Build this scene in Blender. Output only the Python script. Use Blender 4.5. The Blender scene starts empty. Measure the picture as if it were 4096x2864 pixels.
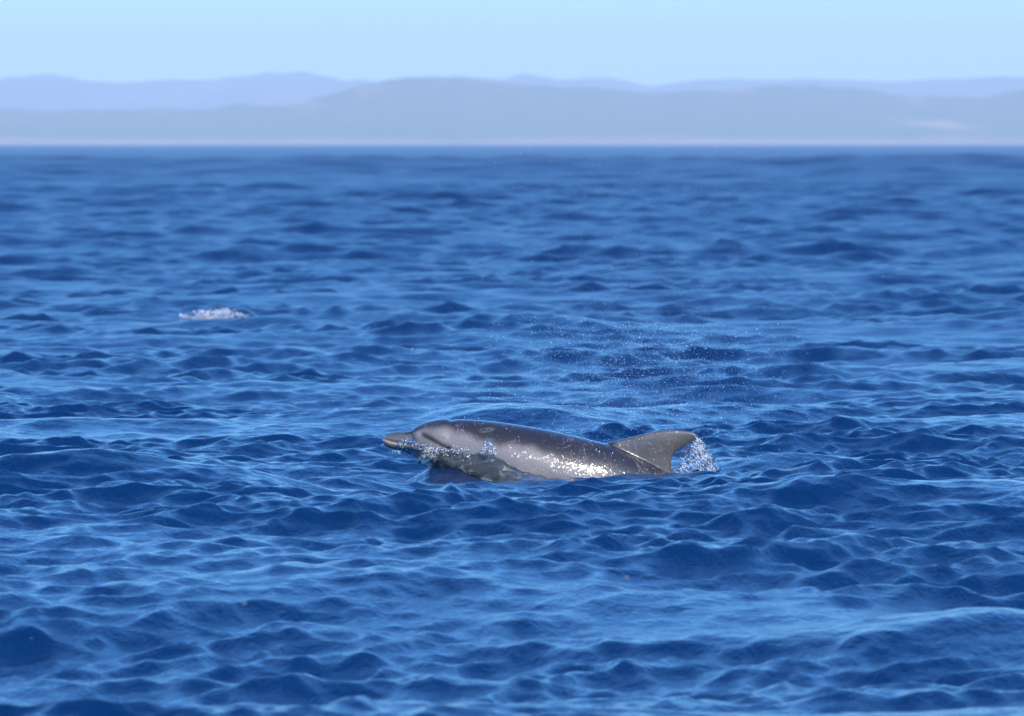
import bpy, bmesh, math, random
import numpy as np
from mathutils import Vector, Matrix, kdtree

random.seed(7)
rng = np.random.default_rng(11)
scene = bpy.context.scene
COL = scene.collection

# ------------------------------------------------------------------ camera, sky, sun, exposure
D = 35.0                     # metres from the lens to the dolphin
PXM = 845.0                  # photograph pixels per metre at that distance
CAM_H = 1.578
HZ = 573.0                   # photograph row of the true horizon
cam = bpy.data.cameras.new('camera')
cam_ob = bpy.data.objects.new('camera', cam)
COL.objects.link(cam_ob)
cam.sensor_width = 36.0
cam.lens = 36.0 * D / (4096.0 / PXM)
cam_ob.location = (0, 0, CAM_H)
cam_ob.rotation_euler = (math.radians(90) - math.atan((1432 - HZ) / 4096.0 * 36.0 / cam.lens), 0, 0)
cam.clip_start = 0.5
cam.clip_end = 60000
cam.dof.use_dof = True
cam.dof.focus_distance = D - 0.15
cam.dof.aperture_fstop = cam.lens / 1000.0 / 0.030
scene.camera = cam_ob

SUN_EL, SUN_ROT = math.radians(37), math.radians(154)      # rotation: clockwise from +Y, so behind the lens to the right
world = bpy.data.worlds.new('World')
scene.world = world
world.use_nodes = True
wn = world.node_tree
sky = wn.nodes.new('ShaderNodeTexSky')
sky.sky_type = 'NISHITA'
sky.sun_disc = False
sky.sun_elevation = SUN_EL
sky.sun_rotation = SUN_ROT
sky.air_density = 1.8
sky.altitude = 2000
sky.dust_density = 0.0
sky.ozone_density = 10.0
tint = wn.nodes.new('ShaderNodeMix')            # cool white balance of the photograph, the same all over the sky
tint.data_type = 'RGBA'; tint.blend_type = 'MULTIPLY'
tint.inputs[0].default_value = 1.0
tint.inputs[7].default_value = (.51, .92, 1.25, 1)
wn.links.new(sky.outputs[0], tint.inputs[6])
wn.links.new(tint.outputs[2], wn.nodes['Background'].inputs[0])
wn.nodes['Background'].inputs[1].default_value = 0.104

sun = bpy.data.lights.new('sun', 'SUN')
sun.energy = 3.1
sun.angle = math.radians(0.5)
sun.color = (1.0, 0.96, 0.90)
sun_ob = bpy.data.objects.new('sun', sun)
COL.objects.link(sun_ob)
sdir = Vector((math.sin(SUN_ROT) * math.cos(SUN_EL), math.cos(SUN_ROT) * math.cos(SUN_EL), math.sin(SUN_EL)))
sun_ob.rotation_euler = sdir.to_track_quat('Z', 'Y').to_euler()
sun_ob.location = (5, -20, 30)

vs = scene.view_settings
vs.view_transform = 'Standard'
vs.look = 'None'
vs.exposure = 1.15
vs.gamma = 1.0
vs.use_curve_mapping = False
scene.render.engine = 'CYCLES'
scene.cycles.use_denoising = True
scene.cycles.volume_bounces = 2
scene.cycles.max_bounces = 8
scene.cycles.transparent_max_bounces = 12
scene.cycles.caustics_reflective = False
scene.cycles.caustics_refractive = False

# ------------------------------------------------------------------ helpers
def P(px, py, y=D):
    """world x, z of a photograph pixel at the depth y"""
    s = y / D / PXM
    return (px - 2048) * s, CAM_H - (py - HZ) * s

def link_mesh(name, verts, faces, mat=None, parent=None, smooth=True):
    me = bpy.data.meshes.new(name)
    verts = np.asarray(verts, dtype=np.float32)
    if isinstance(faces, np.ndarray):
        nf, k = faces.shape
        me.vertices.add(len(verts))
        me.vertices.foreach_set('co', verts.ravel())
        me.loops.add(nf * k)
        me.loops.foreach_set('vertex_index', faces.astype(np.int32).ravel())
        me.polygons.add(nf)
        me.polygons.foreach_set('loop_start', np.arange(0, nf * k, k, dtype=np.int32))
        me.update(calc_edges=True)
    else:
        me.from_pydata([tuple(map(float, v)) for v in verts], [], faces)
        me.update()
    if smooth:
        me.polygons.foreach_set('use_smooth', np.ones(len(me.polygons), dtype=bool))
    ob = bpy.data.objects.new(name, me)
    COL.objects.link(ob)
    if mat:
        me.materials.append(mat)
    if parent:
        ob.parent = parent
    return ob

def tag(o, label=None, cat=None, group=None, kind=None):
    if label: o['label'] = label
    if cat: o['category'] = cat
    if group: o['group'] = group
    if kind: o['kind'] = kind
    return o

def attr(ob, name, data):
    a = ob.data.attributes.new(name, 'FLOAT', 'POINT')
    a.data.foreach_set('value', np.asarray(data, dtype=np.float32))

def sstep(a, b, x):
    t = np.clip((x - a) / (b - a), 0, 1)
    return t * t * (3 - 2 * t)

def new_mat(name):
    m = bpy.data.materials.new(name)
    m.use_nodes = True
    m.node_tree.nodes.clear()
    return m, m.node_tree

class N:
    """small node builder"""
    def __init__(s, nt): s.nt = nt
    def n(s, typ, ins=None, **kw):
        nd = s.nt.nodes.new(typ)
        for k, v in kw.items(): setattr(nd, k, v)
        for k, v in (ins or {}).items():
            sock = nd.inputs[k]
            if hasattr(v, 'is_linked') or isinstance(v, bpy.types.NodeSocket): s.nt.links.new(v, sock)
            else: sock.default_value = v
        return nd
    def math(s, op, a, b=None, clamp=False):
        ins = {0: a}
        if b is not None: ins[1] = b
        return s.n('ShaderNodeMath', ins, operation=op, use_clamp=clamp).outputs[0]
    def mix(s, f, a, b, blend='MIX'):
        nd = s.n('ShaderNodeMix', None, data_type='RGBA', blend_type=blend)
        for i, v in ((0, f), (6, a), (7, b)):
            if isinstance(v, bpy.types.NodeSocket): s.nt.links.new(v, nd.inputs[i])
            else: nd.inputs[i].default_value = v
        return nd.outputs[2]
    def attr(s, name): return s.n('ShaderNodeAttribute', None, attribute_name=name).outputs['Fac']
    def ramp(s, f, stops):
        nd = s.n('ShaderNodeValToRGB', {0: f})
        el = nd.color_ramp.elements
        while len(el) > 1: el.remove(el[-1])
        el[0].position, el[0].color = stops[0][0], stops[0][1]
        for p, c in stops[1:]:
            e = el.new(p); e.color = c
        return nd.outputs[0]
    def noise(s, vec, scale, detail=3, rough=.55, dist=0.0):
        return s.n('ShaderNodeTexNoise', {'Vector': vec, 'Scale': scale, 'Detail': detail, 'Roughness': rough, 'Distortion': dist}).outputs[0]
    def mapping(s, vec, scale=(1, 1, 1), rot=(0, 0, 0)):
        return s.n('ShaderNodeMapping', {'Vector': vec, 'Scale': scale, 'Rotation': rot}).outputs[0]

def G(v, a=1): return (v, v, v, a)

# ------------------------------------------------------------------ dolphin lines (photograph pixels), needed by the water too
# back point, belly point, half width (m)
ST = [
 ((1531, 1760), (1531, 1766), .006), ((1537, 1748), (1536, 1780), .021), ((1548, 1738), (1546, 1788), .031),
 ((1566, 1731.5), (1564, 1795), .038), ((1595, 1728.5), (1594, 1802), .043), ((1622, 1728), (1620, 1811), .048),
 ((1637, 1725.5), (1634, 1818), .055), ((1650, 1716), (1646, 1823), .066), ((1668, 1704), (1662, 1831), .079),
 ((1700, 1690.5), (1690, 1846), .097), ((1743, 1679.5), (1728, 1866), .116), ((1778, 1675), (1766, 1886), .128),
 ((1808, 1677.5), (1802, 1904), .136), ((1848, 1678), (1846, 1925), .147), ((1919, 1681), (1925, 1958), .166),
 ((2013, 1691), (2022, 1990), .186), ((2107, 1705), (2108, 2015), .197), ((2201, 1722), (2190, 2036), .202),
 ((2295, 1743), (2270, 2052), .199), ((2372, 1762), (2340, 2066), .191), ((2430, 1777), (2395, 2078), .181),
 ((2490, 1800), (2445, 2092), .168), ((2560, 1832), (2508, 2110), .15), ((2635, 1872), (2575, 2132), .13),
 ((2710, 1918), (2645, 2157), .11), ((2810, 1985), (2750, 2190), .086), ((2930, 2070), (2880, 2232), .062),
 ((3050, 2152), (3010, 2272), .042), ((3160, 2222), (3130, 2308), .03), ((3250, 2280), (3230, 2336), .025), ((3300, 2315), (3290, 2340), .015),
]
def catmull(A, n):
    A = np.asarray(A, float)
    seg = np.linalg.norm(np.diff(A[:, :2], axis=0), axis=1)
    t = np.concatenate([[0], np.cumsum(seg)])
    m = np.gradient(A, t, axis=0)
    # sampling: denser at the head
    u = np.linspace(0, 1, n) ** 1.35 * t[-1]
    i = np.clip(np.searchsorted(t, u, side='right') - 1, 0, len(t) - 2)
    h = (t[i + 1] - t[i])[:, None]
    s = ((u - t[i]) / (t[i + 1] - t[i]))[:, None]
    return ((2*s**3 - 3*s**2 + 1) * A[i] + (s**3 - 2*s**2 + s) * h * m[i] + (-2*s**3 + 3*s**2) * A[i+1] + (s**3 - s**2) * h * m[i+1])

def body_loft(n=260, k=72):
    rows = []
    for (t, b, w) in ST:
        tx, tz = P(*t); bx, bz = P(*b)
        rows.append((tx, tz, bx, bz, w))
    R = catmull(rows, n)
    ph = np.linspace(0, 2*np.pi, k, endpoint=False)
    V = np.zeros((n, k, 3))
    for i, (tx, tz, bx, bz, w) in enumerate(R):
        cx, cz = (tx + bx) / 2, (tz + bz) / 2
        ux, uz = (tx - bx) / 2, (tz - bz) / 2
        c, s = np.cos(ph), np.sin(ph)
        V[i, :, 0] = cx + ux * c
        V[i, :, 2] = cz + uz * c
        # widest a little below the middle
        V[i, :, 1] = D + w * np.sign(s) * np.abs(s) ** .94 * (1 - .10 * c)
    return V, R
BODY, BODYR = body_loft()
kd = kdtree.KDTree(BODY.shape[0] * BODY.shape[1] // 2)
for i, p in enumerate(BODY.reshape(-1, 3)[::2]): kd.insert(p, i)
kd.balance()

# ------------------------------------------------------------------ water
def water_material(name):
    m, nt = new_mat(name)
    b = N(nt)
    geo = b.n('ShaderNodeNewGeometry').outputs['Position']
    fine = b.attr('fine')
    v1 = b.mapping(geo, (1.0, .62, 1.0), (0, 0, math.radians(12)))
    n1 = b.noise(v1, 5.2, 4, .58, .5)
    v2 = b.mapping(geo, (1.0, .5, 1.0), (0, 0, math.radians(-18)))
    n2 = b.noise(v2, 17, 4, .6, .8)
    h = b.math('ADD', b.math('MULTIPLY', n1, .020), b.math('MULTIPLY', n2, .014))
    h = b.math('MULTIPLY', h, fine)
    bump = b.n('ShaderNodeBump', {'Strength': 1.0, 'Distance': 1.0, 'Height': h}).outputs[0]
    body = b.n('ShaderNodeBsdfPrincipled', {'Base Color': (.0001, .015, .060, 1), 'Roughness': b.attr('rough'), 'IOR': 1.333, 'Normal': bump})
    clear = b.n('ShaderNodeBsdfTransparent', {'Color': (.62, .78, .86, 1)})
    gl = b.n('ShaderNodeBsdfGlossy', {'Color': (1, 1, 1, 1), 'Roughness': .04, 'Normal': bump})
    fr = b.n('ShaderNodeFresnel', {'IOR': 1.333, 'Normal': bump})
    thin = b.n('ShaderNodeMixShader', {0: fr.outputs[0], 1: clear.outputs[0], 2: gl.outputs[0]})
    out = b.n('ShaderNodeMixShader', {0: b.attr('clear'), 1: body.outputs[0], 2: thin.outputs[0]})
    b.n('ShaderNodeOutputMaterial', {'Surface': out.outputs[0]})
    return m

def wave_set():
    bands = [(14, 24, .012, 6), (6, 14, .022, 8), (3, 6, .034, 12), (1.5, 3, .042, 18), (.8, 1.5, .062, 24), (.4, .8, .10, 34), (.2, .4, .13, 44), (.1, .2, .125, 44)]
    W = []
    r = np.random.default_rng(23)
    for lo, hi, slope, n in bands:
        for j in range(n):
            lam = math.exp(r.uniform(math.log(lo), math.log(hi)))
            spread = 24 if lam > 3 else (34 if lam > .8 else (40 if lam > .4 else 50))
            th = math.radians(-90 + 14 + r.normal() * spread)
            k = 2 * math.pi / lam
            a = slope * math.sqrt(2.0 / n) / k * r.uniform(.6, 1.35)
            W.append((k * math.cos(th), k * math.sin(th), k, a, r.uniform(0, 2 * math.pi), lam))
    return W
WAVES = wave_set()
UNRES = .12
RIDGES = [  # single swells: centre x, y, half length, half depth, height, tilt
 (-1.85, 31.6, .95, .40, .13, .10), (1.85, 37.0, 1.0, .5, .13, -.06), (.07, 42.0, .5, .5, .12, .05),
 (0, 60, .7, .7, .12, 0), (-.75, 32.9, .35, .25, .06, .1), (1.6, 24.6, .5, .4, .09, .1),
]

def bow_height(x, y):
    """water pushed up along the near flank and under the chin"""
    xs = [P(p, 0)[0] for p in (1490, 1600, 1690, 1730, 1770, 1830, 1881, 1940, 1982, 2044, 2107, 2176, 2300)]
    hs = [0, .02, .072, .098, .102, .080, .044, .012, .0, -.004, -.004, 0, 0]
    A = np.interp(x, xs, hs)
    w = np.interp(x, [v[0] for v in XW], [v[1] for v in XW])
    front = D - w * .80                          # where the flank begins
    d = front - y                                # metres in front of the flank
    prof = np.where(d > 0, np.exp(-(np.maximum(d, 0) / .24) ** 1.6), np.exp(-(np.minimum(d, 0) / .10) ** 2))
    prof = prof * (1 - sstep(D + .0, D + .35, y))
    return A * prof * (1 + .10 * np.sin(x * 31 + y * 17) * np.exp(-((y - 34.6) / .25) ** 2))
XW = sorted([((r[0] + r[2]) / 2, r[4]) for r in BODYR])

def build_water():
    ys = []
    y = 15.0
    while y < 10400:
        ys.append(y)
        step = (.0016 if y < 27 else .0014) * y if y < 60 else (.0018 * y if y < 260 else (.003 * y if y < 700 else (.007 * y if y < 2500 else .016 * y)))
        if 28.5 < y < 45: step = .024
        if 34.2 < y < 35.3: step = .015
        y += step
    ys = np.array(ys)
    nc = 500
    u = np.linspace(-1, 1, nc)
    u = .5 * u + .5 * u ** 3
    hw = np.minimum(.1 * ys + 3.0, 80 + .09 * ys)
    X = u[None, :] * hw[:, None]
    Y = np.repeat(ys[:, None], nc, 1)
    Z = np.zeros_like(X)
    DX = np.zeros_like(X); DY = np.zeros_like(X)
    dy = np.gradient(ys)
    near = np.exp(-(((X - .05) / 1.0) ** 2 + ((Y - 34.5) / .9) ** 2) ** 2)
    calm = np.exp(-(((X - .05) / 1.15) ** 2 + ((Y - 32.6) / 2.8) ** 2) ** 2)
    unresolved = np.zeros_like(ys)
    r = np.random.default_rng(41)
    gust = np.zeros_like(X)                       # cat's paws: patches where the small chop is stronger or weaker
    for j in range(14):
        lam = r.uniform(1.2, 6.5); th = math.radians(-90 + r.normal() * 40)
        gust += np.sin(2 * np.pi / lam * (.6 * math.cos(th) * X + math.sin(th) * Y) + r.uniform(0, 6.28))
    gust = np.clip(1 + .26 * gust, .45, 1.6)
    for (kx, ky, k, a, ph, lam) in WAVES:
        w = sstep(2.2, 4.5, lam / (dy * max(.35, abs(ky) / k)))
        unresolved += (1 - w) * (a * k) ** 2 / 2
        rows = np.nonzero(w > 0)[0]
        if len(rows) == 0: continue
        r0, r1 = rows[0], rows[-1] + 1
        arg = kx * X[r0:r1] + ky * Y[r0:r1] + ph
        damp = 1 - (calm[r0:r1] * .82 if lam > .8 else near[r0:r1] * .5)
        aw = (a * w[r0:r1, None]) * damp
        if lam < .8: aw = aw * gust[r0:r1]
        Z[r0:r1] += aw * np.cos(arg)
        s = np.sin(arg) * aw * .78
        DX[r0:r1] -= s * kx / k
        DY[r0:r1] -= s * ky / k
    # the longer swell that still shows far out
    r = np.random.default_rng(5)
    for lo, hi, y_in, y_out, slope, n in ((.5, 1, 55, 120, .09, 30), (.9, 1.8, 70, 260, .10, 28), (1.8, 3.6, 130, 600, .125, 26), (3.5, 7, 260, 1300, .14, 24), (7, 14, 500, 2600, .13, 20), (14, 28, 1100, 9000, .085, 16)):
        for j in range(n):
            lam = math.exp(r.uniform(math.log(lo), math.log(hi))); k = 2 * math.pi / lam
            th = math.radians(-90 + 10 + r.normal() * 30)
            kx, ky, a, ph = k * math.cos(th), k * math.sin(th), slope * math.sqrt(2 / n) / k, r.uniform(0, 6.28)
            w = sstep(y_in * .7, y_in * 1.5, ys) * (1 - sstep(y_out * .7, y_out * 1.4, ys)) * sstep(2.2, 4.5, lam / dy)
            rows = np.nonzero(w > 0)[0]
            if len(rows) == 0: continue
            r0, r1 = rows[0], rows[-1] + 1
            arg = kx * X[r0:r1] + ky * Y[r0:r1] + ph
            Z[r0:r1] += a * w[r0:r1, None] * np.cos(arg)
            s = np.sin(arg) * (a * w[r0:r1, None]) * 1.0
            DX[r0:r1] -= s * kx / k; DY[r0:r1] -= s * ky / k
    for (cx, cy, lx, ly, h, tl) in RIDGES:
        yy = Y - cy - tl * (X - cx)
        Z += h * np.exp(-((X - cx) / lx) ** 2) * np.exp(-np.where(yy < 0, (yy / (ly * .7)) ** 2, (yy / (ly * 1.6)) ** 2))
    # dark shoulder of water beside the distant splash
    g = np.exp(-((X - (980 - 2048) * 66.5 / D / PXM) / .17) ** 2 - ((Y - 66.5) / .3) ** 2)
    Z = Z * (1 - g) + .10 * g
    X = X + DX; Y = Y + DY
    loc = (np.abs(Y - 34.8) < 1.2) & (np.abs(X) < 1.6)
    Z[loc] += bow_height(X[loc], Y[loc])
    nr = len(ys)
    verts = np.stack([X, Y, Z], -1).reshape(-1, 3)
    idx = np.arange(nr * nc).reshape(nr, nc)
    faces = np.stack([idx[:-1, :-1], idx[:-1, 1:], idx[1:, 1:], idx[1:, :-1]], -1).reshape(-1, 4)
    ob = link_mesh('water', verts, faces, water_material('sea water'))
    clear = np.zeros(len(verts))
    lf = loc.reshape(-1)
    for i in np.nonzero(lf)[0]:
        d = kd.find(verts[i])[2]
        if d < .4: clear[i] = .86 * math.exp(-max(0, d - .02) / .075)
    xa, xb = P(1700, 0)[0], P(1790, 0)[0]
    clear *= sstep(xa, xb, verts[:, 0])
    attr(ob, 'clear', clear)
    rough = np.clip(np.sqrt(1.41 * np.sqrt(unresolved * (UNRES + .12 * sstep(60, 600, ys)))), .17, .62)       # slopes too small for the mesh become roughness
    attr(ob, 'rough', np.repeat(rough[:, None], nc, 1).reshape(-1))
    attr(ob, 'fine', np.repeat((1 - .75 * sstep(60, 400, ys))[:, None], nc, 1).reshape(-1))
    tag(ob, 'deep blue choppy sea with small wind waves', kind='structure')
    return ob, X, Y, Z
water, WX, WY, WZ = build_water()

# the dark depth that shows through the clear water beside the animal
m_deep, nt = new_mat('deep water')
b = N(nt)
b.n('ShaderNodeOutputMaterial', {'Surface': b.n('ShaderNodeBsdfDiffuse', {'Color': (.0001, .015, .060, 1)}).outputs[0]})
deep = link_mesh('water_depth', [(-40, 5, -1.1), (40, 5, -1.1), (40, 90, -1.1), (-40, 90, -1.1)], [(0, 1, 2, 3)], m_deep)
tag(deep, 'dark blue depth of the sea below the surface', kind='structure')

# ------------------------------------------------------------------ far coast
def fbm1(x, seed, f0, octs=5, gain=.5):
    r = np.random.default_rng(seed)
    out = np.zeros_like(x, float)
    for o in range(octs):
        for j in range(3):
            out += gain ** o * np.sin(x * f0 * 2 ** o * r.uniform(.8, 1.25) + r.uniform(0, 6.28)) / 3
    return out

def hill_material(name, veg, soil, soil_amt, scale):
    m, nt = new_mat(name)
    b = N(nt)
    geo = b.n('ShaderNodeNewGeometry').outputs['Position']
    v = b.mapping(geo, (1, .35, 3.0))
    big = b.noise(v, scale, 4, .6, .3)
    small = b.noise(v, scale * 6, 4, .65)
    vegc = b.mix(small, tuple(c * .6 for c in veg) + (1,), tuple(c * 1.5 for c in veg) + (1,))
    f = b.ramp(big, [(.40, G(0)), (.70 - soil_amt, G(0)), (.78, G(.5))])
    col = b.mix(f, vegc, soil + (1,))
    bs = b.n('ShaderNodeBsdfDiffuse', {'Color': col, 'Roughness': .9})
    b.n('ShaderNodeOutputMaterial', {'Surface': bs.outputs[0]})
    return m

def hill(name, dist, depth, prof, mat, label, seed, rough, added_rise=0.0):
    """prof: (px in a 2295 wide view, py) silhouette"""
    k = dist / D * (4096 / PXM) / 2295.0
    px = np.array([p[0] for p in prof], float); py = np.array([p[1] for p in prof], float)
    xs = np.linspace(-2900, 2900 + 2295, 700)
    fold = np.abs(((xs + 2295) % (2 * 2295 * 1.0)) - 2295)      # mirrored beyond the frame
    h = np.interp(fold, px, py)
    ker = np.hanning(9); ker /= ker.sum()
    h = np.convolve(np.pad(h, 4, mode='edge'), ker, 'valid')
    h = h - added_rise * np.clip((np.abs(xs - 1147.5) - 1350) / 900, 0, 1) ** 1.5      # unseen climb added at both sides, making height for the haze box
    H = CAM_H + (321 - h) * k
    H = H + fbm1(xs * k, seed, 2 * np.pi / 260, 6, .75) * rough
    ny = 40
    t = np.linspace(0, 1, ny)
    shape = np.concatenate([np.sin(np.linspace(0, 1, 26) * np.pi / 2) ** .8, np.cos(np.linspace(.05, 1, 14) * np.pi / 2)])
    X = np.repeat(((xs - 1147.5) * k)[None], ny, 0)
    Yc = dist - depth * .62 + t * depth
    Y = np.repeat(Yc[:, None], len(xs), 1)
    Z = H[None] * shape[:, None]
    fold2 = fbm1(X * 1.0 + Y * .6, seed + 5, 2 * np.pi / 840, 4, .6) * fbm1(Y - .3 * X, seed + 9, 2 * np.pi / 1000, 3, .6)
    Z = Z * (1 + .2 * fold2 * np.sin(np.pi * np.clip(t / .65, 0, 1))[:, None]) - .4
    idx = np.arange(ny * len(xs)).reshape(ny, len(xs))
    faces = np.stack([idx[:-1, :-1], idx[:-1, 1:], idx[1:, 1:], idx[1:, :-1]], -1).reshape(-1, 4)
    ob = link_mesh(name, np.stack([X, Y, Z], -1).reshape(-1, 3), faces, mat)
    return tag(ob, label, kind='structure')

NEAR = [(0,243),(130,247),(270,245),(500,245),(590,241),(650,236),(700,228),(750,214),(800,195),(850,183),(900,176),(950,173),(1000,172),(1060,172),(1110,182),(1180,190),(1240,194),(1300,196),(1400,203),(1480,207),(1560,203),(1650,197),(1740,193),(1800,193),(1840,198),(1880,206),(1980,215),(2050,217),(2150,223),(2230,218),(2270,206),(2295,197)]
FAR = [(0,181),(100,184),(200,189),(300,186),(400,182),(500,176),(580,168),(630,167),(680,174),(720,190),(760,193),(850,190),(940,186),(1000,176),(1030,168),(1080,176),(1130,180),(1165,165),(1200,172),(1260,178),(1330,177),(1380,178),(1420,190),(1460,192),(1500,184),(1560,181),(1700,182),(1760,183),(1780,178),(1810,183),(1900,180),(2000,182),(2100,181),(2200,178),(2240,176),(2295,177)]
hm = hill_material('scrub hillside', (.05, .075, .04), (.55, .38, .27), .12, .0042)
hf = hill_material('far forest', (.04, .06, .045), (.2, .19, .16), .1, .0011)
hill('hills', 11200, 2200, NEAR, hm, 'low scrub covered headland with pale bare patches behind the beach', 3, 1.8)
hill('hills', 18000, 3000, FAR, hf, 'hazy blue forested ridge behind the headland', 8, 1.6, 160)

m_sand, nt = new_mat('beach sand')
b = N(nt)
geo = b.n('ShaderNodeNewGeometry').outputs['Position']
sc = b.mix(b.noise(b.mapping(geo, (1, .2, 1)), .0045, 5, .65), (.07, .075, .05, 1), (.36, .29, .22, 1))
b.n('ShaderNodeOutputMaterial', {'Surface': b.n('ShaderNodeBsdfDiffuse', {'Color': sc}).outputs[0]})
xs = np.linspace(-1800, 1800, 400)
bv, bf = [], []
prof = [(9700, -2.4), (9740, .4), (9800, 5), (9860, 8), (9950, 7.5), (10150, 6)]
for i, x in enumerate(xs):
    for (yy, zz) in prof:
        dune = 1 + .25 * math.sin(x * .0105) * math.sin(x * .0037 + 1)
        bv.append((x, yy + 12 * math.sin(x * .004), zz * dune if zz > 0 else zz))
np_ = len(prof)
for i in range(len(xs) - 1):
    for j in range(np_ - 1):
        a = i * np_ + j
        bf.append((a, a + np_, a + np_ + 1, a + 1))
beach = tag(link_mesh('beach', bv, bf, m_sand), 'long pale sand beach at the foot of the hills', kind='structure')

# haze: one closed box of pale air
mh, nt = new_mat('haze air')
b = N(nt)
vol = b.n('ShaderNodeVolumePrincipled', {'Color': (.705, .79, .90, 1), 'Density': 9.8e-5})
b.n('ShaderNodeOutputMaterial', {'Volume': vol.outputs[0]})
x0, x1, y0, y1, z0, z1 = -13000, 13000, -2000, 26000, -8, 390
hv = [(x0,y0,z0),(x1,y0,z0),(x1,y1,z0),(x0,y1,z0),(x0,y0,z1),(x1,y0,z1),(x1,y1,z1),(x0,y1,z1)]
hz = link_mesh('haze', hv, [(3,2,1,0),(4,5,6,7),(0,1,5,4),(1,2,6,5),(2,3,7,6),(3,0,4,7)], mh, smooth=False)
tag(hz, 'thin pale blue sea haze', kind='stuff')

# ------------------------------------------------------------------ dolphin
def poly_at(pts, n):
    pts = np.asarray(pts, float)
    t = np.concatenate([[0], np.cumsum(np.linalg.norm(np.diff(pts, axis=0), axis=1))])
    u = np.linspace(0, t[-1], n)
    return np.stack([np.interp(u, t, pts[:, k]) for k in range(pts.shape[1])], -1)

def blade(lead, trail, thick, n=40, k=24):
    """a fin between a leading and a trailing edge (3-D points); thick(v) is the half thickness; normal by axis"""
    L = poly_at(lead, n); T = poly_at(trail, n)
    for A in (L, T):
        for _ in range(2): A[1:-1] = (A[:-2] + 2 * A[1:-1] + A[2:]) / 4
    return L, T

def blade_mesh(L, T, nrm, thick, k=24):
    n = len(L)
    V, F = [], []
    nrm = np.asarray(nrm, float)
    for i in range(n):
        v = i / (n - 1)
        for j in range(k):
            a = 2 * math.pi * j / k
            s = (1 - math.cos(a)) / 2                       # 0 leading, 1 trailing
            foil = 2.6 * (math.sqrt(max(s, 0)) * .55 * (1 - s) + .06 * (1 - s) + .02 * math.sqrt(max(0, 1 - s)))
            th = max(thick(v) * foil, .0032 * math.sin(a / 2 * 2) ** 2 ** .5 if False else 0) + .0035 * abs(math.sin(a))
            V.append(L[i] + (T[i] - L[i]) * s + nrm * th * (1 if math.sin(a) >= 0 else -1))
    for i in range(n - 1):
        for j in range(k):
            F.append((i*k + j, i*k + (j+1) % k, (i+1)*k + (j+1) % k, (i+1)*k + j))
    F.append(tuple(range(k))[::-1]); F.append(tuple((n-1)*k + j for j in range(k)))
    return V, F

def dolphin_body():
    V, Fc = [], []
    n, k = BODY.shape[:2]
    V += [tuple(p) for p in BODY.reshape(-1, 3)]
    for i in range(n - 1):
        for j in range(k):
            Fc.append((i*k + j, i*k + (j+1) % k, (i+1)*k + (j+1) % k, (i+1)*k + j))
    Fc.append(tuple(range(k))[::-1]); Fc.append(tuple((n-1)*k + j for j in range(k)))
    def add(v, f):
        o = len(V)
        V.extend([tuple(p) for p in v]); Fc.extend([tuple(o + q for q in ff) for ff in f])
    pp = lambda a: [(P(x, y)[0], D, P(x, y)[1]) for x, y in a]
    lead = pp([(2350, 1800), (2410, 1776), (2458, 1764), (2533, 1746), (2609, 1727), (2659, 1719.5), (2721, 1720), (2766, 1726), (2786, 1735), (2794, 1745)])
    trail = pp([(2712, 1960), (2700, 1915), (2692, 1880), (2687, 1850), (2694, 1825), (2714, 1802), (2745, 1784), (2770, 1770), (2788, 1760), (2796, 1752)])
    L, T = blade(lead, trail, None)
    add(*blade_mesh(L, T, (0, 1, 0), lambda v: .040 * (1 - v) ** 1.1 + .006))
    for s in (-1, 1):   # flippers
        lead = [P(1905, 1895), P(1935, 1925), P(1985, 1960), P(2040, 1985)]
        trail = [P(1985, 1925), P(2000, 1945), P(2020, 1970), P(2050, 1988)]
        ys_ = [.09, .18, .26, .315]
        l3 = [(a[0], D + s * yy, a[1]) for a, yy in zip(lead, ys_)]
        t3 = [(a[0], D + s * (yy - .005), a[1]) for a, yy in zip(trail, ys_)]
        L, T = blade(l3, t3, None, 24)
        add(*blade_mesh(L, T, Vector((.15, .55 * -s, .8)).normalized(), lambda v: .016 * (1 - v) + .004))
    for s in (-1, 1):   # flukes
        c = lambda px, py, yy: (P(px, py)[0], D + s * yy, P(px, py)[1])
        l3 = [c(3180, 2262, 0), c(3235, 2290, .08), c(3300, 2325, .18), c(3360, 2360, .27), c(3390, 2380, .305)]
        t3 = [c(3320, 2345, 0), c(3330, 2348, .08), c(3352, 2362, .18), c(3385, 2380, .27), c(3402, 2388, .305)]
        L, T = blade(l3, t3, None, 24)
        add(*blade_mesh(L, T, (-.5, 0, .86), lambda v: .018 * (1 - v) + .003))
    ob = link_mesh('body', V, Fc)
    md = ob.modifiers.new('merge', 'REMESH'); md.mode = 'VOXEL'; md.voxel_size = .0046; md.adaptivity = 0
    sm = ob.modifiers.new('soften', 'SMOOTH'); sm.factor = .5; sm.iterations = 7
    dg = bpy.context.evaluated_depsgraph_get()
    me = bpy.data.meshes.new_from_object(ob.evaluated_get(dg))
    old = ob.data
    ob.modifiers.clear(); ob.data = me; me.name = 'body'
    bpy.data.meshes.remove(old)
    me.polygons.foreach_set('use_smooth', np.ones(len(me.polygons), dtype=bool))
    return ob

def px_of(co):
    return co[:, 0] * PXM + 2048, HZ + (CAM_H - co[:, 2]) * PXM

def seg_dist(px, py, pts):
    """distance to a polyline and the position along it"""
    best = np.full(len(px), 1e9); tt = np.zeros(len(px))
    pts = np.asarray(pts, float)
    n = len(pts) - 1
    for i in range(n):
        a, c = pts[i], pts[i+1]
        d = c - a
        t = np.clip(((px - a[0]) * d[0] + (py - a[1]) * d[1]) / (d @ d), 0, 1)
        dd = np.hypot(px - a[0] - t * d[0], py - a[1] - t * d[1])
        m = dd < best
        best[m] = dd[m]; tt[m] = (i + t[m]) / n
    return best, tt

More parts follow.
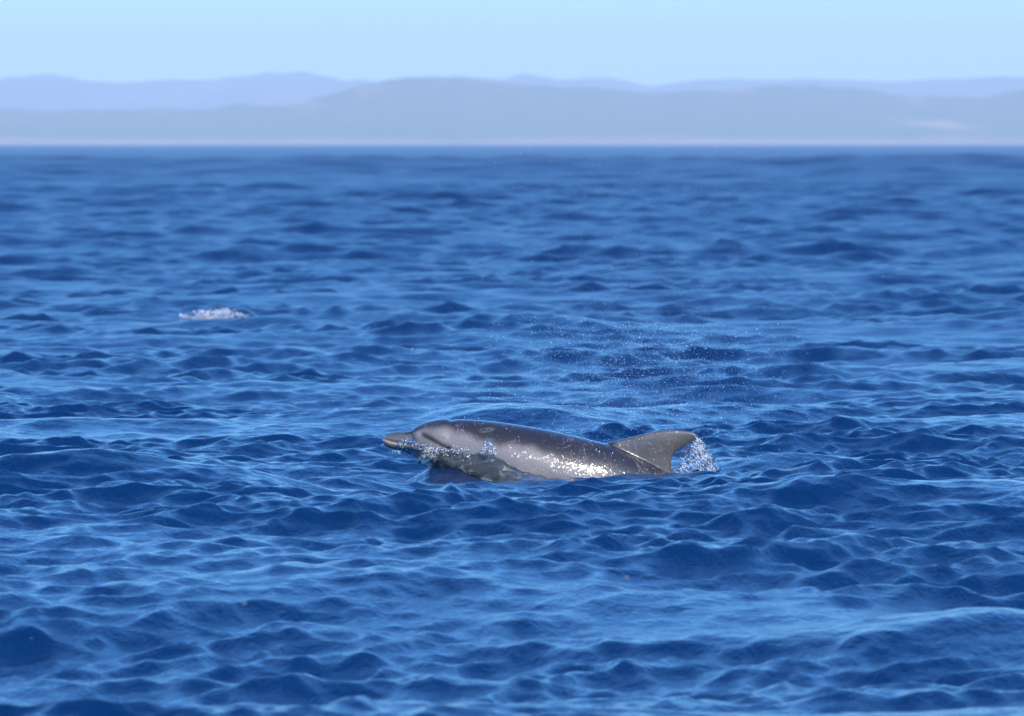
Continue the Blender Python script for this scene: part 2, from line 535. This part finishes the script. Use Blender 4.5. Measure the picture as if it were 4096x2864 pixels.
MOUTH = [(1528, 1753), (1543, 1755), (1560, 1762), (1580, 1767), (1610, 1771), (1650, 1778), (1690, 1788)]
CREASE = [(1668, 1728), (1695, 1738), (1730, 1757), (1765, 1777), (1798, 1788)]

def finish_body(ob):
    me = ob.data
    n = len(me.vertices)
    co = np.zeros(n * 3, np.float32); me.vertices.foreach_get('co', co); co = co.reshape(-1, 3).astype(float)
    no = np.zeros(n * 3, np.float32); me.vertices.foreach_get('normal', no); no = no.reshape(-1, 3).astype(float)
    px, py = px_of(co)
    # grooves
    dm, tm = seg_dist(px, py, MOUTH)
    groove = .0042 * np.exp(-(dm / 4.0) ** 2) * (px < 1700)
    lip = .0022 * np.exp(-((py - np.interp(px, [m[0] for m in MOUTH], [m[1] for m in MOUTH]) - 9) / 7) ** 2) * (px < 1640)
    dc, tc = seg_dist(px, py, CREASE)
    groove2 = .0075 * np.exp(-(dc / 8.0) ** 2) * sstep(0, .2, tc) * (1 - .4 * tc)
    bulge = .008 * np.exp(-((px - 1745) / 40) ** 2 - ((py - 1728) / 26) ** 2)
    brow = .007 * np.exp(-((px - 1640 - (py - 1727) * .35) / 9) ** 2) * sstep(1727, 1735, py) * (1 - sstep(1770, 1800, py))
    hole = .010 * np.exp(-((px - 1808) / 10) ** 2 - ((co[:, 1] - D) / .03) ** 2) * (py < 1700)
    co = co + no * (lip + bulge - groove - groove2 - brow - hole)[:, None]
    me.vertices.foreach_set('co', co.astype(np.float32).ravel())
    # colour fields
    u_top = np.interp(px, [r[0] for r in TOPL], [r[1] for r in TOPL])
    u_bot = np.interp(px, [r[0] for r in BOTL], [r[1] for r in BOTL])
    f = np.clip((py - u_top) / (u_bot - u_top), -1, 1)              # 0 back .. 1 belly
    infin = (py < np.interp(px, [2400, 2458, 2490, 2560, 2635, 2710], [1700, 1770, 1790, 1826, 1866, 1915]))  & (px > 2420)
    wob = .035 * np.sin(px * .021 + 1) + .02 * np.sin(px * .067 + py * .03)
    dark_edge = np.interp(px, [1640, 1750, 1850, 2000, 2200, 2400, 2500, 2600, 2700], [.10, .13, .23, .25, .29, .42, .6, .95, 1.05])  # cape along the back; the dark spreads down the whole side below the fin
    cape_shade = 1 - sstep(dark_edge - .07, dark_edge + .09, f + wob)
    cape_shade = np.where(infin, .74 - .28 * np.exp(-((px - 2690) / 55) ** 2 - ((py - 1752) / 26) ** 2), cape_shade)
    mouth_y = np.interp(px, [m[0] for m in MOUTH], [m[1] for m in MOUTH])
    beak = 1 - sstep(1630, 1690, px)
    upper = beak * sstep(3, -3, py - mouth_y) if False else beak * (1 - sstep(-3, 3, py - mouth_y))
    cape_shade = np.maximum(cape_shade, .62 * upper * sstep(1536, 1575, px + (mouth_y - py) * 1.2))
    cape_shade = np.maximum(cape_shade, .95 * np.exp(-(dc / 9.0) ** 2) * sstep(.02, .3, tc))  # shade of the head crease painted in with the cape colour
    cape_shade = np.maximum(cape_shade, .62 * np.exp(-((py - u_top - 10) / 8) ** 2) * (1 - sstep(1760, 1800, px)) * sstep(1640, 1670, px))
    belly = sstep(.5, .85, f + wob)
    belly = np.maximum(belly, (1 - sstep(1600, 1720, px)) * sstep(-3, 4, py - mouth_y))
    tipf = np.exp(-((px - 1545) / 26) ** 2 - ((py - 1745) / 14) ** 2)
    belly = np.maximum(belly, .7 * tipf)
    pale = np.exp(-((px - 1700 - (1705 - py) * 1.7) / 46) ** 2 - ((py - 1708) / 20) ** 2) * (dc > 10)
    edge_d, edge_t = seg_dist(px, py, [(1674, 1724), (1705, 1709), (1745, 1694), (1785, 1682)])
    pale = np.maximum(pale * .45, .9 * np.exp(-((edge_d - 2) / 6) ** 2) * (1 - .5 * edge_t) * (py > 1676))
    pale = np.maximum(pale, .6 * np.exp(-((px - 1672) / 22) ** 2 - ((py - 1738) / 9) ** 2))
    lines = np.maximum(np.exp(-(dm / 3.2) ** 2) * (px < 1690), 0)
    attr(ob, 'cape_shade', cape_shade); attr(ob, 'belly', belly); attr(ob, 'pale', pale); attr(ob, 'lines', lines)
    me.update()

TOPL = sorted([(s[0][0], s[0][1]) for s in ST]); BOTL = sorted([(s[1][0], s[1][1]) for s in ST])

def skin_material():
    m, nt = new_mat('wet dolphin skin')
    b = N(nt)
    geo = b.n('ShaderNodeNewGeometry').outputs['Position']
    cape_shade, belly, pale, lines = (b.attr(k) for k in ('cape_shade', 'belly', 'pale', 'lines'))
    mott = b.noise(geo, 14, 4, .6, .3)
    c = b.mix(mott, (.116, .101, .097, 1), (.168, .149, .143, 1))
    c = b.mix(belly, c, (.25, .213, .185, 1))
    c = b.mix(pale, c, (.19, .172, .175, 1))
    cap = b.mix(mott, (.010, .008, .010, 1), (.022, .018, .021, 1))
    c = b.mix(cape_shade, c, cap)
    # rake marks: thin pale scratches in a few directions
    for rot, sc, lo in ((10, 95, .62), (-58, 80, .62), (72, 90, .62), (-80, 85, .62)):
        v = b.mapping(b.mapping(geo, (1, 1, 1), (0, math.radians(rot), 0)), (.06, .25, 1.0))
        s = b.noise(v, sc, 1, .4)
        gate = b.noise(geo, 4.5 + sc * .05 + rot * .01, 2, .5)
        k = b.math('MULTIPLY', b.ramp(s, [(lo - .03, G(0)), (lo, G(1)), (lo + .05, G(0))]), b.ramp(gate, [(.52, G(0)), (.6, G(1))]))
        c = b.mix(b.math('MULTIPLY', k, .3), c, (.26, .24, .24, 1))
    vor = b.n('ShaderNodeTexVoronoi', {'Vector': geo, 'Scale': 26.0})
    spot = b.math('LESS_THAN', vor.outputs['Distance'], .055)
    c = b.mix(b.math('MULTIPLY', spot, .8), c, (.02, .02, .022, 1))
    c = b.mix(lines, c, (.05, .04, .035, 1))
    # beads and runs of water on the skin break up the sheen
    v1 = b.n('ShaderNodeTexVoronoi', {'Vector': geo, 'Scale': 95.0, 'Randomness': 1.0}, feature='SMOOTH_F1')
    bead = b.ramp(v1.outputs['Distance'], [(.0, G(1)), (.2, G(.85)), (.42, G(.1)), (.55, G(0))])
    film = b.noise(b.mapping(geo, (1, 1, .8)), 42, 3, .6, .6)
    h = b.math('ADD', b.math('MULTIPLY', bead, .0022), b.math('MULTIPLY', film, .004))
    bump = b.n('ShaderNodeBump', {'Strength': .3, 'Distance': 1.0, 'Height': h}).outputs[0]
    soft = b.n('ShaderNodeBump', {'Strength': .25, 'Distance': 1.0, 'Height': b.math('MULTIPLY', film, .0015)}).outputs[0]
    # every bead is a little lens that throws the sun its own way
    wet = b.math('SUBTRACT', 1.0, b.math('MULTIPLY', cape_shade, .75))
    nrm = bump
    wv = b.n('ShaderNodeTexNoise', {'Vector': geo, 'Scale': 55.0, 'Detail': 2.0}).outputs['Color']
    wv = b.n('ShaderNodeVectorMath', {0: wv, 3: .022}, operation='SCALE').outputs[0]
    warp = b.n('ShaderNodeVectorMath', {0: geo, 1: wv}, operation='ADD').outputs[0]
    for sc_, amt in ((75.0, .17), (160.0, .16)):
        vc = b.n('ShaderNodeTexVoronoi', {'Vector': warp, 'Scale': sc_})
        off = b.n('ShaderNodeVectorMath', {0: vc.outputs['Color'], 1: (.5, .5, .5)}, operation='SUBTRACT').outputs[0]
        off = b.n('ShaderNodeVectorMath', {0: off, 3: b.math('MULTIPLY', wet, amt)}, operation='SCALE').outputs[0]
        nrm = b.n('ShaderNodeVectorMath', {0: nrm, 1: off}, operation='ADD').outputs[0]
    nrm = b.n('ShaderNodeVectorMath', {0: nrm}, operation='NORMALIZE').outputs[0]
    p = b.n('ShaderNodeBsdfPrincipled', {'Base Color': c, 'Roughness': .45, 'IOR': 1.38, 'Normal': soft,
        'Coat Weight': 1.0, 'Coat Roughness': .11, 'Coat IOR': 1.33, 'Coat Normal': nrm})
    b.n('ShaderNodeOutputMaterial', {'Surface': p.outputs[0]})
    return m

dolphin = bpy.data.objects.new('dolphin', None)
COL.objects.link(dolphin)
dx, dz = P(2100, 1900)
dolphin.location = (dx, D, dz)
bpy.context.view_layer.update()
tag(dolphin, 'wet grey dolphin surfacing with beak and hooked dorsal fin above water', 'dolphin')
body = dolphin_body()
finish_body(body)
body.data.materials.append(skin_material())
body.parent = dolphin
body.matrix_parent_inverse = dolphin.matrix_world.inverted()

m_eye, nt = new_mat('dark eye')
b = N(nt)
b.n('ShaderNodeOutputMaterial', {'Surface': b.n('ShaderNodeBsdfPrincipled', {'Base Color': (.012, .01, .01, 1), 'Roughness': .08}).outputs[0]})
from mathutils.bvhtree import BVHTree
bvh = BVHTree.FromPolygons([v.co.copy() for v in body.data.vertices], [tuple(p.vertices) for p in body.data.polygons])

def child(ob):
    ob.parent = dolphin
    ob.matrix_parent_inverse = dolphin.matrix_world.inverted()
    return ob
def ball(name, centre, r, mat, seg=16, scale=(1, 1, 1)):
    bm = bmesh.new()
    bmesh.ops.create_uvsphere(bm, u_segments=seg, v_segments=seg // 2 + 2, radius=r)
    me = bpy.data.meshes.new(name); bm.to_mesh(me); bm.free()
    me.polygons.foreach_set('use_smooth', np.ones(len(me.polygons), dtype=bool))
    me.materials.append(mat)
    o = bpy.data.objects.new(name, me); COL.objects.link(o)
    o.location = centre; o.scale = scale
    return o
ex, ez = P(1797, 1786)
for s in (-1, 1):
    hit = bvh.ray_cast(Vector((ex, D + s * 2, ez)), Vector((0, -s, 0)))
    p = hit[0] if hit[0] else Vector((ex, D + s * .13, ez))
    child(ball('eye', p - Vector((0, s * .004, 0)), .010, m_eye, 16, (1.25, .8, .8)))

# ------------------------------------------------------------------ splashes and drops
def drop_material(name, col=(.9, .93, .96), trans=.0, rough=.25):
    m, nt = new_mat(name)
    b = N(nt)
    p = b.n('ShaderNodeBsdfPrincipled', {'Base Color': col + (1,), 'Roughness': rough, 'IOR': 1.33, 'Transmission Weight': trans})
    b.n('ShaderNodeOutputMaterial', {'Surface': p.outputs[0]})
    return m
m_glint_drop = drop_material('white water', (.88, .9, .92), .0, .35)  # opaque white imitates the sun glint of clear droplets
m_veil = drop_material('spray water', (.93, .95, .98), .35, .2)
m_clear = drop_material('clear splash water', (.93, .96, 1.0), .72, .08)

def ico(sub):
    bm = bmesh.new(); bmesh.ops.create_icosphere(bm, subdivisions=sub, radius=1)
    v = np.array([q.co[:] for q in bm.verts]); f = np.array([[q.index for q in g.verts] for g in bm.faces]); bm.free()
    return v, f
ICO1 = ico(1); ICO2 = ico(2)
class Soup:
    def __init__(s): s.v = []; s.f = []; s.n = 0
    def blobs(s, c, r, base=ICO1, stretch=None):
        bv, bf = base
        c = np.asarray(c, float); r = np.asarray(r, float)
        if len(c) == 0: return
        sc = np.ones((len(c), 3)) if stretch is None else np.asarray(stretch)
        V = c[:, None] + bv[None] * (r[:, None] * sc)[:, None]
        F = bf[None] + (np.arange(len(c)) * len(bv))[:, None, None] + s.n
        s.v.append(V.reshape(-1, 3)); s.f.append(F.reshape(-1, 3)); s.n += len(c) * len(bv)
    def tube(s, pts, rad, k=5):
        pts = np.asarray(pts, float); n = len(pts)
        rad = np.broadcast_to(np.asarray(rad, float), (n,))
        V = []
        for i in range(n):
            t = pts[min(i+1, n-1)] - pts[max(i-1, 0)]; t /= np.linalg.norm(t) + 1e-9
            a = np.cross(t, (0, 1, .01)); a /= np.linalg.norm(a) + 1e-9
            c = np.cross(t, a)
            for j in range(k):
                an = 2 * np.pi * j / k
                V.append(pts[i] + rad[i] * (a * np.cos(an) + c * np.sin(an)))
        F = []
        for i in range(n - 1):
            for j in range(k):
                q = (i*k+j, i*k+(j+1)%k, (i+1)*k+(j+1)%k, (i+1)*k+j)
                F.append((q[0], q[1], q[2])); F.append((q[0], q[2], q[3]))
        s.v.append(np.array(V)); s.f.append(np.array(F) + s.n); s.n += len(V)
    def sheet(s, V, nr, nc):
        idx = np.arange(nr*nc).reshape(nr, nc)
        q = np.stack([idx[:-1, :-1], idx[:-1, 1:], idx[1:, 1:], idx[1:, :-1]], -1).reshape(-1, 4)
        F = np.concatenate([q[:, [0, 1, 2]], q[:, [0, 2, 3]]])
        s.v.append(np.asarray(V).reshape(-1, 3)); s.f.append(F + s.n); s.n += nr*nc
    def build(s, name, mat, parent=None):
        return link_mesh(name, np.concatenate(s.v), np.concatenate(s.f), mat, parent)

def pt(px, py, y):
    x, z = P(px, py, y); return np.array([x, y, z])

def flank(px, py, off=.004):
    """point on the near side of the animal at a photograph pixel, off metres in front"""
    x, z = P(px, py)
    o = Vector((x, D - 3, z)); h = bvh.ray_cast(o, Vector((0, 1, 0)))
    y = h[0].y if h[0] else D - .03
    return np.array([x, y - off, z])

# fan of water behind the fin
fan = Soup()
for i in range(270):
    u = rng.random() ** .8; t0 = rng.uniform(-.1, 1)
    a = np.array([2792, 1748]) * (1 - u) + np.array([2700, 1890]) * u
    e = np.array([2800, 1768]) * (1 - u) + np.array([2868, 1880]) * u
    c0 = a + (e - a) * rng.uniform(0, 1) ** .9
    c0 += rng.normal(0, 5, 2)
    ln = rng.uniform(6, 22)
    ang = rng.normal(.6, .8)
    y0 = D + rng.normal(0, .035)
    pts = [pt(c0[0] + ln * (q - .5) * math.cos(ang + .7 * q), c0[1] + ln * (q - .5) * math.sin(ang + .7 * q), y0) for q in np.linspace(0, 1, 5)]
    fan.tube(pts, np.array([.4, 1, .8, 1, .4]) * rng.uniform(.0006, .0014), 5)
c, r = [], []
for i in range(460):
    u = rng.random() ** .7
    a = np.array([2792, 1750]) * (1 - u) + np.array([2696, 1905]) * u
    e = np.array([2806, 1762]) * (1 - u) + np.array([2885, 1880]) * u
    c0 = a + (e - a) * rng.beta(1.4, 1.1) + rng.normal(0, 6, 2)
    c.append(pt(c0[0], c0[1], D + rng.normal(0, .04))); r.append(rng.lognormal(-6.85, .42))
fan.blobs(c, r)

def film_material(name, clear=.72, pale=.35, tintc=(.62, .70, .72, 1), relief=1.0):
    m, nt = new_mat(name)
    b = N(nt)
    geo = b.n('ShaderNodeNewGeometry').outputs['Position']
    n1 = b.noise(b.mapping(geo, (.7, 1, 1.2), (0, math.radians(25), 0)), 22, 4, .6, .6)
    n2 = b.noise(geo, 60, 3, .6, .4)
    h = b.math('ADD', b.math('MULTIPLY', n1, .010), b.math('MULTIPLY', n2, .0022))
    bump = b.n('ShaderNodeBump', {'Strength': 1.0, 'Distance': relief, 'Height': h}).outputs[0]
    pale_mask = b.ramp(n1, [(.5, G(0)), (.66, G(pale))])  # pale foam tone with a caustic-like light pattern painted in
    dif = b.n('ShaderNodeBsdfDiffuse', {'Color': b.mix(pale_mask, (.004, .02, .05, 1), (.40, .42, .42, 1)), 'Normal': bump})
    tr = b.n('ShaderNodeBsdfTransparent', {'Color': tintc})
    inner = b.n('ShaderNodeMixShader', {0: b.math('MULTIPLY', b.math('SUBTRACT', 1.0, pale_mask), clear), 1: dif.outputs[0], 2: tr.outputs[0]})
    gl = b.n('ShaderNodeBsdfGlossy', {'Roughness': .06, 'Normal': bump})
    fr = b.n('ShaderNodeFresnel', {'IOR': 1.333, 'Normal': bump})
    o = b.n('ShaderNodeMixShader', {0: fr.outputs[0], 1: inner.outputs[0], 2: gl.outputs[0]})
    b.n('ShaderNodeOutputMaterial', {'Surface': o.outputs[0]})
    return m
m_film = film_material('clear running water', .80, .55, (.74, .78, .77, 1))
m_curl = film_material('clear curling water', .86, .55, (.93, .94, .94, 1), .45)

# the thin sheet of the fan
fs = Soup()
inn = poly_at([(2793, 1752), (2765, 1772), (2730, 1796), (2706, 1822), (2693, 1850), (2692, 1905)], 24)
outr = poly_at([(2800, 1757), (2822, 1778), (2840, 1806), (2862, 1836), (2880, 1868), (2886, 1905)], 24)
V = np.zeros((24, 30, 3))
for i in range(24):
    for j in range(30):
        t = j / 29
        q = inn[i] * (1 - t) + outr[i] * t
        rag = 5 * math.sin(i * 1.9 + t * 3) * t
        V[i, j] = pt(q[0] + rag, q[1] + rag * .4, D + .03 * math.sin(i * .9 + j * .45) * (.3 + t) + .02 * t)
fs.sheet(V, 24, 30)
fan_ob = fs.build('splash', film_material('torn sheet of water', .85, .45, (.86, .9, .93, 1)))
tag(fan_ob, 'fan of white splash water trailing behind the dorsal fin', 'splash')
tag(fan.build('drops', m_veil, fan_ob), kind='stuff')

# clear water running up and over the flank behind the head
TOPE = [(1672, 1846), (1690, 1828), (1715, 1800), (1745, 1784), (1775, 1788), (1805, 1796), (1835, 1789), (1865, 1792), (1895, 1803), (1930, 1808), (1982, 1814), (2015, 1834), (2044, 1853), (2075, 1868), (2107, 1880), (2150, 1891), (2190, 1898)]
run = Soup()
nr, nc = 26, 110
V = np.zeros((nr, nc, 3))
for j in range(nc):
    pxx = 1672 + (2190 - 1672) * j / (nc - 1)
    top = np.interp(pxx, [q[0] for q in TOPE], [q[1] for q in TOPE]) + 2.2 * math.sin(pxx * .13) + 1.3 * math.sin(pxx * .37 + 1)
    bot = np.interp(pxx, [1672, 1700, 1740, 1800], [1850, 1862, 1895, 1916])
    for i in range(nr):
        t = i / (nr - 1)
        f = flank(pxx, top + (bot - top) * t, 0)
        lipw = math.exp(-((t - .06) / .07) ** 2) * .010
        o = .001 + lipw + .055 * t ** 1.5 + .004 * math.sin(pxx * .09 + t * 7) * t
        V[i, j] = (f[0], min(f[1], D - .03) - o, f[2])
run.sheet(V, nr, nc)
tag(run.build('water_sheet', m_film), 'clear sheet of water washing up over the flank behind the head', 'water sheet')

# water breaking over the chin
chin = Soup()
nr, nc = 18, 34
V = np.zeros((nr, nc, 3))
for i in range(nr):
    for j in range(nc):
        s_ = j / (nc - 1); t = i / (nr - 1)
        pxx = 1590 + 135 * s_
        top = 1767 - 17 * math.sin(math.pi * min(1, s_ * 1.25)) + 16 * s_
        bot = 1800 + 30 * s_
        pyy = top + (bot - top) * t
        o = .012 + .03 * math.sin(math.pi * t ** .7) * math.sin(math.pi * s_) + .003 * math.sin(pxx * .4 + pyy * .3)
        V[i, j] = flank(pxx, pyy, o)
chin.sheet(V, nr, nc)
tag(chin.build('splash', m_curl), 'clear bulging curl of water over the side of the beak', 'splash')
foam = Soup()
c, r = [], []
for i in range(340):
    s_ = rng.random()
    if i < 105: q = (1690 + 60 * rng.random() + rng.normal(0, 8), 1785 + 55 * rng.random()); q = (q[0] - (q[1] - 1800) * .35, q[1])
    elif i < 140: q = (1565 + 130 * s_ + rng.normal(0, 6), 1796 + 22 * s_ + abs(rng.normal(0, 8)))
    elif i < 250: q = (1750 + 130 * s_, 1800 + 14 * s_ + rng.normal(0, 12))
    else: q = (1600 + 130 * s_, 1760 + 30 * s_ + rng.normal(0, 9))
    c.append(flank(q[0], q[1], rng.uniform(.01, .04))); r.append(rng.lognormal(-6.6, .45))
foam.blobs(c, r)
for i in range(110):
    s_ = rng.random(); q = (1695 + 55 * s_ + rng.normal(0, 5), 1782 + 45 * rng.random())
    ln = rng.uniform(10, 26)
    foam.tube([flank(q[0] - ln * k * .35, q[1] + ln * k, .012 + .01 * math.sin(k * 5 + i)) for k in np.linspace(0, 1, 4)], rng.uniform(.0006, .0014), 4)
tag(foam.build('foam', m_veil), 'white foam and drops streaming off the chin', 'foam', kind='stuff')

# little crown thrown up against the flank
crown = Soup()
nr, nc = 16, 28
V = np.zeros((nr, nc, 3))
for i in range(nr):
    for j in range(nc):
        a = math.pi * j / (nc - 1); t = i / (nr - 1)
        rr = (30 + 5 * math.sin(a * 9) + 4 * math.exp(-((a - 1.65) / .3) ** 2)) * t
        q = (1955 + rr * math.cos(a), 1808 - rr * 1.55 * math.sin(a))
        V[i, j] = flank(q[0], q[1], .012 + .03 * (1 - t ** 2) + .004 * math.sin(j * 1.7 + i))
crown.sheet(V, nr, nc)
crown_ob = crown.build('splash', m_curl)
tag(crown_ob, 'small pointed crown of clear water against the flank', 'splash')
cr = Soup(); c, r = [], []
for i in range(130):
    a = math.pi * rng.random(); t = rng.beta(3, 1.1)
    rr = (31 + 4 * math.exp(-((a - 1.65) / .3) ** 2)) * t + rng.normal(0, 2)
    q = (1955 + rr * math.cos(a), 1808 - rr * 1.55 * math.sin(a) + rng.random() * 8)
    c.append(flank(q[0], q[1], .02 + .02 * rng.random())); r.append(rng.lognormal(-6.6, .35))
cr.blobs(c, r)
drops = cr.build('drops', m_glint_drop, crown_ob); drops['kind'] = 'stuff'

# white splash far behind on the left
def water_z(x, y):
    i = int(np.argmin(np.abs(WY[:, WY.shape[1] // 2] - y)))
    j = int(np.argmin((WX[i] - x) ** 2))
    return WZ[i, j]
sp = Soup(); c, r, st = [], [], []
ySP = 66.0
base = pt(800, 1272, ySP)
zw = max(water_z(base[0] + dx_, ySP + dy_) for dx_ in (-.1, 0, .1) for dy_ in (-.4, 0, .4))
for (cpx, cpy, wpx, hpx, cnt) in ((738, 1266, 18, 7, 90), (775, 1272, 26, 5, 90), (812, 1258, 26, 16, 330), (838, 1269, 30, 8, 220), (880, 1254, 24, 15, 330), (905, 1252, 18, 15, 240), (868, 1272, 50, 6, 240), (945, 1260, 26, 11, 110), (975, 1264, 20, 8, 40)):
    q = rng.normal(0, 1, (cnt, 3))
    for g in q:
        c.append(pt(cpx + wpx * .6 * g[0], cpy + hpx * .6 * g[1], ySP + .07 * g[2])); r.append(rng.lognormal(-6.0, .6))
sp.blobs(c, r)
tag(sp.build('splash', drop_material('broken white water', (.45, .48, .54), .0, .4)), 'distant white splash breaking on the water behind the dolphin', 'splash')

# fine mist of the blow hanging above the back
mist = Soup()
n = 11000
cx = np.concatenate([rng.normal(2590, 260, n // 2), rng.normal(2530, 430, n // 2)])
cy = np.concatenate([rng.normal(1470, 200, n // 2), 520 + 1160 * rng.random(n // 2) ** 1.0])
ok = (cy < 1905 - 0.0 * cx) & (cy > 380)
cx, cy = cx[ok], cy[ok]
yy = D + rng.normal(-.1, .28, len(cx))
zz = CAM_H - (cy - HZ) * yy / D / PXM
xx = (cx - 2048) * yy / D / PXM
good = zz > .06
mist.blobs(np.stack([xx, yy, zz], -1)[good], np.clip(rng.lognormal(-7.6, .48, good.sum()), .0003, .0019), ICO1)
# spray flecks on skin and waterline, coloured white in place of sun sparkle
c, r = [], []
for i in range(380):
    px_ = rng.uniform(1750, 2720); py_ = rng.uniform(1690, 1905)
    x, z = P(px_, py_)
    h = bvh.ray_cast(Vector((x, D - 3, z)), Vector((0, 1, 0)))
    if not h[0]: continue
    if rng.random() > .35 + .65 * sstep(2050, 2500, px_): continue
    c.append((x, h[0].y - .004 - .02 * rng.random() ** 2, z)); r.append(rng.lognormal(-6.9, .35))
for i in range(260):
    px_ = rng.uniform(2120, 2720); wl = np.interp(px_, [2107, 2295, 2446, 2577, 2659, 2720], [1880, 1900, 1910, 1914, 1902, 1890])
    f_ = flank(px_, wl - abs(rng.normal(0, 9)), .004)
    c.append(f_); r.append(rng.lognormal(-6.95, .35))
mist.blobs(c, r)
tag(mist.build('spray', m_glint_drop), 'fine white droplets of the blow drifting over the dolphin', 'spray', kind='stuff')

# two big drops caught near the lens
m_drop = drop_material('water drop', (.15, .16, .18), .2, .3)
for (px_, py_, yy, lab) in ((975, 2415, 19.0, 'single blurred grey water drop hanging over the dark wave at lower left'),
                            (2506, 2313, 20.0, 'single small blurred water drop below the dolphin in front of dark wave')):
    p = pt(px_, py_, yy)
    tag(ball('water_drop', p, .0052, m_drop, 16), lab, 'drop')
